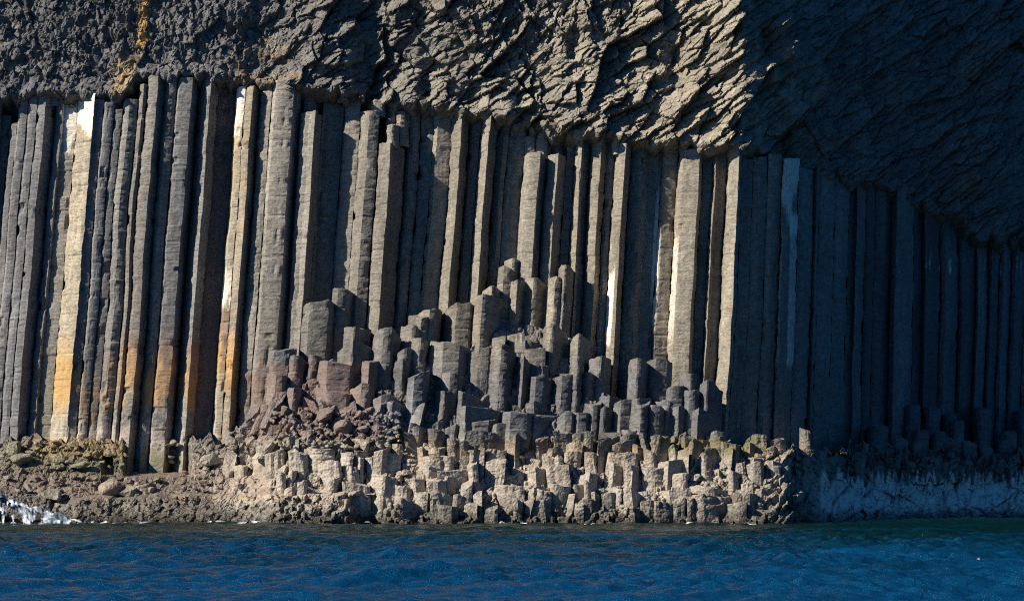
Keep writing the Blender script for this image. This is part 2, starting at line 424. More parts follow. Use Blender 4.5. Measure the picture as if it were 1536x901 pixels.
SPECIAL = {82: 'brown column with white-crusted top, directly left of the bright yellow column',
 105: 'bright pale yellow column with white droppings on top and orange foot',
 287: 'grey column directly right of the deep black slot, with rust-orange foot',
 316: 'dark brown recessed column in the deep shade left of the ochre-edged column',
 343: 'column with white top, ochre edge and orange foot, beside the dark brown recess',
 561: 'sunlit column topped by a pile of broken blocks just under the cliff cap',
 782: 'left one of two short-topped sunlit columns ending well below the fractured rock',
 816: 'right one of two short-topped sunlit columns ending well below the fractured rock',
 918: 'sunlit column with large white droppings streak halfway down, ending at the stumps',
 990: 'dark column with a thin white-streaked bright left edge',
 1014: 'broad olive-grey column with a narrow bright white-flecked left face',
 1088: 'last fully sunlit column at the corner before the shaded bay',
 1171: 'shaded column crusted with pale blue-white droppings near its top'}
LMS = [(105, 'bright yellow column'), (343, 'white-topped ochre column'), (561, 'column capped by broken blocks'), (816, 'two short-topped columns'), (918, 'column with the large white streak'),
       (1088, 'sunlit corner column'), (1171, 'dropping-crusted shaded column')]
starts = [c[0][0][0] for c in COLS]
def col_label(i):
    s0 = starts[i]
    if s0 in SPECIAL: return SPECIAL[s0]
    wdt = COLS[i][0][-1][0] - s0
    size = 'slender' if wdt < 12 else ('broad' if wdt > 24 else 'tall')
    shade = 'grey' if s0 < 380 else ('sunlit' if any(p[1] < -3 for p in COLS[i][0]) and s0 < 1112 else ('shadowed' if s0 < 1112 else 'dark shaded'))
    if s0 < 105: lm = 105
    else: lm = max(l for l, _ in LMS if l < s0)
    k = i - starts.index(lm); nm = dict(LMS)[lm]
    if s0 < 105: k = -k
    side = 'right' if s0 > 105 else 'left'
    near = 'directly' if k == 1 else ORD[k]
    return f'{size} {shade} basalt column, {near} to the {side} of the {nm}'

def pxfun(Yr, Zr):
    return lambda X: lean(X / ((D + Yr) / D / PPM) + CX)

for i, (pts, yt) in enumerate(COLS):
    fr = []
    for p, d in pts:
        Y = float(Yb(p)) + d * float(I(p, [0, 300, 440, 1110, 1130, 1250, 1600], [1.2, 1.4, 1.5, 1.5, 1.3, 2.0, 2.0])) / PPM
        X, Z = W(p, 300, Y); fr.append((X, Y))
    Yc = fr[len(fr) // 2][1]
    zr = Zof(300, Yc)
    foot = I(np.array([pts[0][0]]), [0, 150, 280, 330, 1100, 1600], [725, 725, 735, 700, 690, 745])[0]
    if yt < float(Ytop(pts[len(pts) // 2][0])) + 14: yt = yt - rng.uniform(0, 14)
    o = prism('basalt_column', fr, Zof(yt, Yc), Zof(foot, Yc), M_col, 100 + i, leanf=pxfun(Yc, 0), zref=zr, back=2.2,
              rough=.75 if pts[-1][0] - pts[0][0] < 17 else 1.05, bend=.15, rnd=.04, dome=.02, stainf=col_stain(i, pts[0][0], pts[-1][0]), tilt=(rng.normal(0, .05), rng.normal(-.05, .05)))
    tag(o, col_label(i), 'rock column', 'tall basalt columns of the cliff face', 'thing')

# ------------------------------------------------------------------ the fractured cliff above the columns
def cliff_surface(PX, PY):
    yb = Ytop(PX)
    u = (PX - CX) / PPM; v = (HY - PY) / PPM
    below = sm(-4, 26, PY - yb + 5 * vn(PX * .11, PY * .02, 3) * 2)
    # macro relief, metres towards the viewer
    mac = .6 * fbm(u * .3, v * .33, 40, 3) * I(PX, [0, 300, 450], [.4, .5, 1]) + .12
    for (x, y, rx, ry, a) in [(555, 95, 26, 65, -1.3), (400, 70, 38, 70, -.6), (1120, 110, 60, 130, .9), (950, 20, 60, 25, -.5), (1010, 90, 14, 50, -.9),
                              (900, 110, 60, 60, .3), (700, 60, 60, 70, .35), (640, 130, 12, 40, -.5), (215, 60, 60, 80, .1), (480, 60, 40, 70, .35), (780, 150, 14, 40, -.7),
                              (860, 60, 12, 40, -.5), (1080, 30, 25, 40, .3), (1168, 35, 24, 40, 1.2), (1160, 105, 14, 22, .9), (1150, 60, 10, 20, -.8), (1185, 75, 12, 18, 1.0), (1290, 120, 90, 160, 1.2), (1460, 250, 60, 80, 2.2), (1500, 120, 60, 120, 1.5), (345, 150, 60, 22, -.15)]:
        mac = mac + a * np.exp(-((PX - x) / rx) ** 2 - ((PY - y) / ry) ** 2)
    # far right: the rock overhangs the bay
    mac = mac + I(PX, [1130, 1250, 1536, 1800], [0, .6, 2.2, 3]) * sm(300, 40, PY)
    mac = mac + (.42 + .25 * vn(PX * .06, 0 * PX, 64)) * np.exp(-((PY - yb + 6) / 15) ** 2) * (1 - sm(1130, 1180, PX))
    wl = 1 - sm(330, 560, PX); wr = sm(960, 1060, PX + (PY - 110) * .25); wm = np.clip(1 - wl - wr, 0, 1)
    dl = .20 * chunk(u, v, .42, 1.3, math.radians(115), 1, (.1, .15), crack=.15) + .12 * chunk(u, v, .22, 1.5, math.radians(75), 2, crack=.15) + .22 * chunk(u, v, 1.5, 1.2, .9, 3, crack=.1)
    dm = .80 * chunk(u, v, 2.1, 1.6, math.radians(40), 14, (.2, -.3), crack=.05) + .50 * chunk(u, v, .8, 1.8, math.radians(28), 11, (.2, -.35), crack=.12) + .21 * chunk(u, v, .36, 2.0, math.radians(22), 12, (.2, -.3), crack=.15) + .07 * chunk(u, v, .19, 1.8, .6, 13, crack=.15)
    dr = .65 * chunk(u, v, 1.9, 2.2, math.radians(38), 24, (.3, -.4), crack=.05) + .45 * chunk(u, v, .75, 3.0, math.radians(38), 21, (.3, -.35), crack=.12) + .2 * chunk(u, v, .34, 2.8, math.radians(32), 22, (.1, -.4), crack=.15) + .06 * chunk(u, v, .19, 2.2, .6, 23, crack=.15)
    dx_ = .55 * chunk(u, v, .7, 1.5, math.radians(78), 31, (.1, -.2), crack=.12) + .28 * chunk(u, v, .34, 1.9, math.radians(68), 32, (.1, -.2), crack=.15) + .13 * chunk(u, v, .19, 1.5, .9, 33)
    mixd = sm(.02, .2, fbm(u * .22 + 3, v * .3, 65, 3))
    dm = dm * (1 - mixd) + (.6 * dm + .55 * dx_) * mixd
    d = wl * dl + wm * dm + wr * dr
    d = d + .02 * fbm(u * 3, v * 3, 50, 3)
    base = Yb(PX) + I(PX, [1112, 1130, 1172, 1200, 1300], [0, .5, 1.5, .9, 0]) + .5 * band(PX + 14 * vn(PY * .05, 0 * PX, 66), 1140, 1180, 8) + I(PX, [0, 300, 600, 1100, 1200], [-.35, -.3, .05, -.1, -.3])
    Y = base - mac * (1 - .9 * below) - d * (1 - .6 * below) + 1.7 * below
    return Y

def cliff_attrs(PX, PY):
    u = PX; n = PX.size
    st = np.zeros(PX.shape + (4,)); tn = np.zeros(PX.shape + (4,)); st[..., 3] = 1
    wob = 10 * vn(PX * .05, PY * .05, 8)
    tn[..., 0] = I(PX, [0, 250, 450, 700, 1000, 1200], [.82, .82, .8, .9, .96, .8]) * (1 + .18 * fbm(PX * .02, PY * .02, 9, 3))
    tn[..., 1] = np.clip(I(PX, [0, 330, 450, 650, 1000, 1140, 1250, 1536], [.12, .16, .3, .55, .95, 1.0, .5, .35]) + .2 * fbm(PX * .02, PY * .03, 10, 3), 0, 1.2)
    xs = 222 - PY * .1 + wob * .4
    st[..., 1] = .72 * np.exp(-((PX - xs) / 9) ** 2) * (1 - sm(60, 110, PY)) + .33 * band(PX, 345, 480, 30) * band(PY, 20, 150, 30) * (vn(PX * .04, PY * .05, 12) > .1) + .45 * band(PX, 170, 205, 12) * band(PY, 85, 150, 12)
    st[..., 2] = .8 * np.exp(-((PX - xs) / 7) ** 2) * (1 - sm(60, 115, PY))
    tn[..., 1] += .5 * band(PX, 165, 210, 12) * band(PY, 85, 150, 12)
    st[..., 0] = .55 * np.exp(-((PX - (1150 + (PY - 190) * .45)) / 9) ** 2) * band(PY, 180, 260, 15) + .5 * np.exp(-((PX - 735) / 5) ** 2) * band(PY, 70, 135, 12) + .5 * band(PX, 1002, 1022, 8) * (1 - sm(5, 22, PY)) \
        + .45 * band(PY, 328, 368, 8) * band(PX, 1450, 1540, 8) + .42 * np.exp(-((PX - (1400 + (PY - 220) * .4)) / 12) ** 2) * band(PY, 190, 300, 20)
    return st.reshape(-1, 4), tn.reshape(-1, 4)

xs = np.concatenate([np.linspace(-900, -90, 40)[:-1], np.arange(-90, 1620, 1.55), np.linspace(1620, 2300, 40)])
ys = np.concatenate([np.linspace(-100, -30, 24)[:-1], np.arange(-30, 400, 1.55), np.linspace(400, 800, 25)])
PX, PY = np.meshgrid(xs, ys)
Yc = cliff_surface(PX, PY)
yb0 = Yb(PX)
sc = (D + yb0) / D / PPM
Xc = (PX - CX) * sc; Zc = H + (HY - PY) * sc
# sideways shove so ledges overhang a little
Xc = Xc + .10 * fbm(PX * .07, PY * .07, 61, 2); Zc = Zc + .10 * fbm(PX * .07 + 40, PY * .07, 62, 2)
V = np.stack([Xc, Yc, Zc], -1).reshape(-1, 3)
st, tn = cliff_attrs(PX, PY)
nr, nc = PX.shape
q = gridq(nr, nc)[:, ::-1]
# plateau behind the brink
brink = V[:nc].copy(); back = brink.copy(); back[:, 1] += 120
V = np.concatenate([V, back]); st = np.concatenate([st, st[:nc]]); tn = np.concatenate([tn, tn[:nc]])
a = np.arange(nc - 1); b0 = nr * nc
q = np.concatenate([q, np.stack([a, a + 1, b0 + a + 1, b0 + a], -1)])
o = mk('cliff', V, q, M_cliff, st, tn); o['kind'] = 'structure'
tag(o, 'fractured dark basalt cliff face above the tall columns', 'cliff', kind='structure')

# ------------------------------------------------------------------ shore: rock shelf and stepped slope under the columns
PLX = [-900, 1080, 1180, 1225, 1260, 1300, 1400, 1536, 1700, 2300]
PLY = [0, 0, 1.2, 2.8, 6.8, 10.6, 14.2, 19.0, 26, 45]        # how far the shelf retreats into the bay, metres
def Yp(px): return I(px, PLX, PLY)
STX = [-900, 330, 400, 440, 470, 500, 600, 640, 700, 750, 800, 860, 890, 940, 1000, 1060, 1085, 1110, 1230, 2300]
STY = [652, 650, 610, 580, 545, 530, 545, 520, 520, 470, 480, 500, 570, 600, 605, 620, 650, 655, 670, 690]
def stair_top(px): return I(px, STX, STY)
def slope_Y(py, px):
    """depth of the visible slope at photo height py"""
    up = -(.9 + .023 * (np.minimum(py, 650) - 390)) - .03 * np.clip(py - 650, 0, 200)
    lo = 1.1 * band(px, 188, 284, 5)
    left = -(.2 + .062 * np.clip(py - 648, 0, 60) - lo * .062 * np.clip(py - 648, 0, 60) * (1 - sm(704, 716, py)) + .062 * np.clip(py - 708, 0, 200))
    w = sm(330, 430, px)
    wr = sm(1150, 1260, px)
    bay = Yb(px) * 0 + (Yp(px) - 10.2) + .045 * np.clip(783 - py, 0, 75)
    return (1 - w) * left + w * ((1 - wr) * up + wr * bay)

xs = np.concatenate([np.linspace(-900, -60, 30)[:-1], np.arange(-60, 1600, 1.9), np.linspace(1600, 2300, 25)])
tv = np.concatenate([np.linspace(0, 1, 150)])
PX = np.repeat(xs[None], len(tv) + 6, 0)
top = stair_top(xs) + 8 + (7 * vn(xs * .07, 0 * xs, 88) + 6 * vn(xs * .2, 0 * xs, 89)) * (1 - band(xs, 400, 1090, 20)) * (1 + sm(1180, 1260, xs))
rows = []
for t in tv: rows.append(top + (812 - top) * t)
PYr = np.array(rows)
PXq = PX[:len(tv)]
ph_ = PYr / 24 + 1.1 * vn(PXq * .02, 0 * PXq, 85) + .5 * np.round(2 * vn(PXq * .045, 0 * PXq, 86))
PYs = PYr + 24 * .8 * (np.floor(ph_) + sm(.72, 1.0, ph_ - np.floor(ph_)) - ph_ + .5) * band(PXq, 380, 1240, 50)
Yr = slope_Y(PYs - I(PYr, [500, 640, 700, 783], [64, 44, 15, 8]) * band(PX[:len(tv)], 360, 1600, 40), PX[:len(tv)])
mainY = (1 - sm(330, 430, xs)) * 0
u = (PX[:len(tv)] - CX) / PPM; v = (HY - PYr) / PPM
wl_ = 1 - sm(330, 450, PX[:len(tv)])
rough = (.30 + .3 * band(PYr, 560, 700, 12) * band(PX[:len(tv)], 420, 1240, 20)) * chunk(u, v, .8, 1.0, math.radians(80), 71, (.15, .1)) * (1 - .55 * wl_) + (.17 + .05 * wl_) * chunk(u, v, .36, 1.2, math.radians(60), 72) + (.06 + .02 * wl_) * chunk(u, v, .16, 1.2, .4, 73) + .42 * wl_ * chunk(u, v, 1.15, 1.25, math.radians(62), 93, (.1, .15), crack=.1) + .22 * wl_ * fbm(u * 1.5, v * 2.2, 94, 5) + .06 * fbm(u * 4, v * 4, 74, 3)
ledge = .5 * vn(u * .05, v * 1.3 + .4 * vn(u * .3, v * .2, 75), 76)
PXt = PX[:len(tv)]
slab = .9 * sm(738, 744, PYr + .02 * (PXt - 300) + 3 * vn(PXt * .05, 0 * PXt, 77)) * band(PXt, 112, 540, 6) - .35 * sm(705, 735, PYr) * band(PXt, 60, 500, 30) * 0
rib = (.3 * chunk(u, v, .5, 3.0, math.radians(68), 79) + .55 * chunk(u, v, 1.3, 1.3, math.radians(60), 87)) * band(PXt, 1180, 1700, 30)
hole = -1.5 * band(PXt, 152, 168, 1.2) * band(PYr, 685, 711, 1.2)
cave = -1.6 * band(PXt, 528, 572, 6) * band(PYr, 745, 800, 5) - 1.3 * band(PXt, 340, 392, 8) * band(PYr, 682, 712, 7)
Y = Yr - rough * (.45 + .55 * sm(640, 670, PYr)) - ledge * band(PXt, -100, 520, 20) * .6 - slab - rib - hole - cave
s_ = (D + Yr) / D / PPM
X = (PXt - CX) * s_; Z = H + (HY - PYr) * s_
# shelf floor behind the top edge
Xb, Yb_, Zb, PYb = [], [], [], []
for k in range(6, 0, -1):
    f = k / 6
    Yk = Y[0] + (Yb(xs) + 1.5 - Y[0]) * f
    Xb.append((xs - CX) * (D + Yk) / D / PPM); Yb_.append(Yk); Zb.append(Z[0] + .15 * fbm(xs * .05, Yk * 2, 78, 3)); PYb.append(PYr[0])
X = np.concatenate([np.array(Xb), X]); Y = np.concatenate([np.array(Yb_), Y]); Z = np.concatenate([np.array(Zb), Z]); PYa = np.concatenate([np.array(PYb), PYr])

def shore_attrs(px, py, seed=0, dark=0.):
    px = np.asarray(px, float); py = np.asarray(py, float); n = px.size
    px = px.ravel(); py = py.ravel()
    st = np.zeros((n, 4)); tn = np.zeros((n, 4)); st[:, 3] = 1
    wob = 14 * fbm(px * .03, py * .03, 80, 3)
    tn[:, 0] = .92 * (1 + .28 * fbm(px * .05, py * .07, 81, 4)) * (1 - .22 * (1 - sm(300, 400, px)))
    tn[:, 1] = .35 + .35 * sm(640, 670, py + wob) - .15 * sm(1180, 1260, px)
    mid = sm(652, 690, py + wob) * band(px, 300, 1235, 40)
    low = sm(640, 665, py + wob) * (1 - band(px, 300, 1235, 40)) * (px < 600)
    bay = sm(704, 724, py + wob * .4 + 15 * vn(px * .33, 0 * px, 82)) * sm(1200, 1250, px)
    tn[:, 2] = .6 * mid + .26 * low + 1.0 * bay
    st[:, 0] = bay * (.98 + .3 * vn(px * .3, py * .02, 83) + .2 * vn(px * .06, py * .06, 84))
    tn[:, 2] -= .42 * sm(742, 768, py + 1.6 * wob) * (1 - sm(1200, 1250, px)) + .16 * sm(1040, 1120, px) * (1 - sm(1200, 1250, px))
    st[:, 2] = .6 * band(px + 3 * wob, 330, 600, 60) * band(py + wob, 535, 668, 16) + .42 * band(px, 1090, 1240, 20) * band(py, 650, 700, 8) + .5 * band(px, -100, 430, 40) * band(py + 1.5 * wob, 690, 750, 22)
    st[:, 1] = .30 * band(px, 560, 1200, 40) * band(py + wob, 655, 690, 8) + .3 * band(py + wob * .5, 738, 750, 5) * band(px, 250, 540, 30) + .42 * band(px, 40, 220, 30) * band(py + wob, 640, 690, 8)
    tn[:, 3] = .46 * band(px, 0, 260, 20) * band(py + wob, 660, 715, 8) + .5 * band(px, 980, 1150, 15) * band(py + wob, 652, 690, 8)
    return st, tn

st, tn = shore_attrs(np.repeat(xs[None], len(PYa), 0), PYa)
V = np.stack([X, Y, Z], -1).reshape(-1, 3)
o = mk('shore', V, gridq(*X.shape)[:, ::-1], M_shore, st, tn)
tag(o, 'barnacled rock shelf and broken slope along the foot of the cliff', 'rock shelf', kind='structure')

# ------------------------------------------------------------------ broken column stumps, hand placed from the photograph
STUMPS = [ # x0, xa (end of left face), xb (end of front), x1, top
 (458,465,494,502,452),(501,507,520,536,435),(518,530,533,552,490),(511,529,533,570,517),(563,575,588,600,495),(407,411,434,440,525),(434,440,452,464,536),
 (463,467,476,481,531),(476,491,526,529,543),(545,554,557,578,540),(629,645,653,660,464),(615,632,640,655,473),(603,618,624,637,490),(669,685,706,713,456),
 (715,724,741,754,442),(726,738,746,760,432),(749,756,767,773,402),(758,768,773,782,388),(767,776,779,790,420),(790,800,811,824,420),(825,833,848,853,416),
 (840,848,853,860,398),(818,826,837,851,491),(858,868,872,884,504),(649,665,690,712,516),(592,604,611,619,543),(596,606,613,624,524),(612,626,637,641,508),
 (612,622,632,641,578),(614,622,636,641,560),(664,675,687,693,560),(653,667,682,690,585),(712,724,737,741,533),(703,718,734,739,523),(738,752,762,771,519),
 (751,760,765,779,540),(779,785,796,801,540),(738,752,757,763,572),(689,693,704,722,591),(694,699,722,746,610),(799,804,820,832,566),(831,843,858,873,564),
 (872,882,886,906,562),(857,866,870,875,548),(885,900,905,915,535),(901,914,922,931,594),(923,932,950,955,601),(879,890,897,901,605),(895,905,910,924,612),
 (946,956,962,972,540),(971,984,1002,1007,538),(1003,1007,1024,1027,578),(1024,1034,1043,1059,585),(1046,1060,1066,1082,576),(1022,1036,1040,1046,562),
 (954,962,970,974,607),(968,978,990,1003,610),(947,956,960,976,597),(982,1000,1004,1013,601),(1005,1018,1023,1043,611),(1041,1047,1052,1076,617),(934,942,955,961,645),
 (757,766,792,800,618),(793,802,820,838,622),(838,848,858,864,620),(858,868,880,889,618),(694,712,733,741,632),(733,745,762,769,638),
 (403,414,424,431,560),(527,542,554,561,578),(560,572,584,598,594),(431,440,445,451,581),(474,490,520,528,586),(547,560,574,582,640),(577,586,592,600,602)]
SPST = {(458,452): 'tall smooth grey stump with rounded top, left of the squared stump highest on the left',
 (501,435): 'squared grey stump, highest at the left end of the stepped mass',
 (511,517): 'leaning grey stump with bright left face below the squared left stump',
 (476,543): 'wide stump with pink-stained left face and dark ribbed front',
 (669,456): 'broad flat-topped stump with ribbed front in the middle of the steps',
 (758,388): 'small cube-like block forming the very top of the steps',
 (749,402): 'narrow stump just under the topmost cube-like block of the steps',
 (840,398): 'small square stump end, second highest, right of the central peak',
 (790,420): 'tall sunlit stump with notched top, centre of the central peak',
 (767,420): 'narrow tall stump with dark front, left neighbour of the notched tall stump',
 (825,416): 'brown stump half in shadow, right neighbour of the notched tall stump',
 (818,491): 'round-topped sunlit stump standing below the brown half-shadowed stump',
 (649,516): 'wide hollow-topped stump with bright left edge and shadowed bowl',
 (799,566): 'leftmost of three even square stumps in a row with dark right faces',
 (831,564): 'middle of three even square stumps in a row with dark right faces',
 (872,562): 'rightmost of three even square stumps in a row with dark right faces',
 (946,540): 'left of two upright stumps standing apart below the olive-grey column',
 (971,538): 'right, broader of two upright stumps standing apart below the olive-grey column',
 (1046,576): 'domed stump at the right end of the steps, beside the shaded wall',
 (968,610): 'flat-fronted pale stump low on the right steps with greenish foot'}

DARK = {(511,517),(545,540),(767,420),(779,540),(751,540),(689,591),(694,610),(872,562),(901,594),(1005,611),(1041,617),(860,504),(818,491),(790,420),(726,432),(715,442),(825,416),(1046,576),(653,585),(592,543),(612,560),(793,622),(840,398)}
STUMPS = [(a, b, (b + (1 if (a, t) not in {(790,420),(818,491),(726,432),(715,442),(1046,576),(840,398),(825,416)} else (c - b) * .55)) if (a, t) in DARK else c, d, t) for (a, b, c, d, t) in STUMPS]
S0 = [q[0] for q in STUMPS]
STUMPS = [(a - .07 * (d - a), b, c, d + .09 * (d - a), t) for (a, b, c, d, t) in STUMPS]
def stump_depth(yt, px):
    return float(Yb(px)) * .5 + slope_Y(np.array([float(yt)]), np.array([float(px)]))[0] - .25

def rock_stain(seed, base_tone=1.0):
    r = np.random.default_rng(seed); b = r.uniform(.82, 1.15) * base_tone; dw = r.uniform(-.12, .12)
    def f(V):
        px, py = to_px(V)
        st, tn = shore_attrs(px, py)
        k = 1 - sm(625, 665, py)           # above the tidal zone the stone is plain
        up = np.array(cliff_tint(px, py))
        tn[:, 0] *= b * (1 + .4 * sm(560, 590, py) * (1 - sm(600, 690, px)))
        tn[:, 1] = np.clip(tn[:, 1] * (1 - k) + k * (.1 + (.45 + .4 * sm(560, 700, px)) * up * (1 - sm(490, 590, py))) + dw, 0, 1.2)
        return st, tn
    return f

def rock_prism(name, x0, xa, xb, x1, yt, Yf, mat, seed, zdepth, **kw):
    dl = min((xa - x0) * 1.1, 24) / PPM; dr = min((x1 - xb) * 1.2, 24) / PPM
    Yf = Yf + rng.normal(0, .3)
    dl = min((xa - x0) * 1.35, 30) / PPM; dr = (6 + min((x1 - xb) * 1.5, 30)) / PPM
    sk = rng.uniform(.02, .36) * (xb - xa) / PPM
    pts = [(x0, Yf + dl), (xa, Yf), (xb, Yf + sk), (x1, Yf + sk + dr)]
    fr = []
    for p, Y in pts:
        fr.append((W(p, yt, Y)[0], Y))
    zt = Zof(yt, Yf)
    if zt - zdepth < -1: zdepth = zt + 1
    return prism(name, fr, zt, zt - zdepth, mat, seed, leanf=pxfun(Yf, 0) if name == 'column_stump' else None, zref=zt, **kw)

def nth(k): return ORD[k] if k < len(ORD) else str(k)

def broken(x, w, y, Yf, mat, seed, name, zd, rough, rnd, wild=.09):
    # broken outline: two to four faces at odd angles
    nf = rng.integers(2, 5); xs_ = np.concatenate([[0], np.cumsum(rng.uniform(.5, 1.5, nf))]); xs_ = x + w * xs_ / xs_[-1]
    ang = np.sort(rng.uniform(-60, 62, nf))[::-1]; dd = np.concatenate([[0], np.cumsum(-np.diff(xs_) * np.tan(np.radians(ang)))]) / PPM
    dd -= dd.min()
    fr = [(W(p, y, Yf + q)[0], Yf + q) for p, q in zip(xs_, dd)]
    zt = Zof(y, Yf); ln = rng.normal(0, wild); zd = min(zd, zt + 1)
    if zd < 1.2: zt += .2; zd = zt + .8
    return prism(name, fr, zt, zt - zd, mat, seed, dz=.085, ds=.08, back=1.6, rough=rough, rnd=rnd, gap=0.,
                 leanf=lambda X, ln=ln: ln, zref=zt, tilt=(rng.normal(0, .16 + wild) * min(1, 18 / w), rng.normal(-.2, .2 + wild) * min(1, 22 / w)), dome=.0, stainf=rock_stain(seed), joints=bool(rng.random() < .5))

stump_rec = []
for i, (x0, xa, xb, x1, yt) in enumerate(STUMPS):
    Yf = stump_depth(yt, (x0 + x1) / 2)
    deep = 8 if yt < 450 else 5.5
    o = rock_prism('column_stump', x0, xa, xb, x1, yt, Yf, M_col, 400 + i, deep, dz=.1, back=1.6, rough=1.25, rnd=.035, gap=.0,
                   tilt=(rng.normal(0, .14), rng.normal(-.2, .18)), dome=.0, stainf=rock_stain(400 + i))
    stump_rec.append([o, (x0 + x1) / 2, yt, x1 - x0, SPST.get((S0[i], yt))])
# smaller stumps filling the steps between them
k = 0
for yt in range(500, 668, 12):
    x = 352 + rng.uniform(0, 10)
    while x < 1078:
        w = rng.uniform(19, 42); xm = x + w / 2; y = yt + rng.uniform(-6, 6)
        ok = y > stair_top(xm) - 8 and y < 660 and rng.random() < (.95 if xm < 720 else .85)
        if ok:
            for (a, _, _, b, t) in STUMPS:
                if -12 < y - t < (34 if b - a > 14 else 22) and min(b, x + w) - max(a, x) > 3: ok = False; break
        if ok:
            o = broken(x, w, y, stump_depth(y, xm) + rng.uniform(.1, .9), M_col, 600 + k, 'column_stump', 3.2, 1.35, .03, .13 if xm < 700 else .05)
            stump_rec.append([o, xm, y, w, None]); k += 1
        x += w + rng.uniform(-2, 9)
# blocks left standing on the column tops under the fractured rock
caps = []
for j, (x0, xa, xb, x1, yt, yb_, dd) in enumerate([(579,587,593,600,187,214,-12),(592,600,607,613,179,212,-4),(577,582,590,594,178,214,-2),(578,588,591,595,154,182,2),(594,601,607,612,165,182,2),
        (603,607,613,620,156,184,8),(556,562,574,580,150,168,-2),(455,462,470,478,136,168,4),(782,790,802,806,203,230,6),(804,811,820,827,196,231,8),(826,833,841,848,205,232,10),(918,925,934,941,208,224,2),
        (893,900,908,914,205,222,6),(1015,1024,1040,1048,209,226,2),(505,512,524,532,128,147,4),(672,680,690,697,157,170,0),(236,243,250,254,110,126,-4),(160,166,176,186,140,166,-10),(60,70,90,100,136,152,-4)]):
    Yf = float(Yb(x0)) + dd / PPM
    zd = (yb_ - yt) / PPM + .25
    o = rock_prism('broken_block', x0, xa, xb, x1, yt, Yf, M_col, 1500 + j, zd, dz=.08, ds=.08, back=1.2, rough=1.3, rnd=.05, gap=.0,
                   tilt=(rng.normal(0, .12), rng.normal(-.1, .1)), dome=.02, stainf=col_stain(50 + j, -999, -999), joints=False)
    caps.append(o)
for j, (o, lb) in enumerate(zip(caps, ['pale square block on the front of the pile capping one column', 'block right of the pale square one in the capping pile', 'small dark block left behind the pale square one in the pile',
        'upper left block of the pile, just under the fractured cliff', 'narrow pointed block in the middle of the capping pile', 'yellow-lichened block at the upper right of the capping pile',
        'broken block on the column just left of the capping pile', 'notched block on the broad lit column before the dark recess', 'left block above the two short-topped columns', 'middle block above the two short-topped columns',
        'right block above the two short-topped columns', 'block on top of the column with the large white streak', 'small block left above the white-streaked column', 'block on top of the olive-grey column with bright left face',
        'block above the dark recess left of the capping pile', 'block on the thin sunlit column right of the capping pile', 'small block over the grey columns left of the black slot', 'dark overhanging block between yellow column and grey columns',
        'flat dark block left above the bright yellow column'])):
    tag(o, lb, 'rock block', 'blocks left standing on the column tops', 'thing')
# dark stumps in the shaded bay
bay_rec = []
for yt in (612, 640, 664, 688):
    x = (1236 if yt > 650 else 1300) + rng.uniform(0, 12)
    while x < 1548:
        w = rng.uniform(20, 30); xm = x + w / 2; y = yt + rng.uniform(-9, 9)
        if rng.random() < (.55 if yt < 650 else .9):
            Yf = float(Yb(xm)) - I(yt, [612, 688], [1.3, 4.2]) - .02 * (xm - 1236) / 10
            Yf = max(Yf, float(Yp(xm)) - 10.2 + 3.2)
            o = rock_prism('column_stump', x, x + w * .3, x + w * .75, x + w, y, Yf, M_col, 800 + k, 3.5, dz=.12, back=1.8, rough=1.3, rnd=.12,
                           tilt=(rng.normal(0, .1), rng.normal(-.15, .15)), stainf=rock_stain(800 + k, .9)); k += 1
            bay_rec.append([o, xm, y, w, None])
        x += w + rng.uniform(0, 5)

def rows_label(rec, bands, fmt, cat, group):
    for nm, lo, hi in bands:
        row = sorted([r for r in rec if lo <= r[2] < hi and not r[4]], key=lambda r: r[1])
        for j, r in enumerate(row): r[4] = fmt(r, nm, j + 1, len(row))
    for r in rec: tag(r[0], r[4], cat, group, 'thing')

def stump_fmt(r, nm, j, n):
    size = 'small' if r[3] < 16 else ('wide' if r[3] > 26 else 'mid-sized')
    hue = 'reddish' if r[1] < 600 and r[2] > 520 else 'dark grey'
    if j <= (n + 1) // 2: return f'{size} {hue} column stump, {nth(j)} from the left among the {nm} of broken steps'
    return f'{size} {hue} column stump, {nth(n - j + 1)} from the right among the {nm} of broken steps'
rows_label(stump_rec, [('highest tier', 0, 480), ('second tier', 480, 520), ('third tier', 520, 550), ('middle tier', 550, 580), ('fifth tier', 580, 610),
                       ('sixth tier', 610, 635), ('lowest tier', 635, 700)], stump_fmt, 'rock stump', 'broken column stumps stepping down to the shelf')
def bay_fmt(r, nm, j, n):
    return f'dark blue-shaded column stump, {nth(j)} from the left in the {nm} row of the bay'
rows_label(bay_rec, [('top', 0, 626), ('second', 626, 652), ('third', 652, 676), ('lowest', 676, 720)], bay_fmt, 'rock stump', 'dark stumps at the foot of the shaded bay')

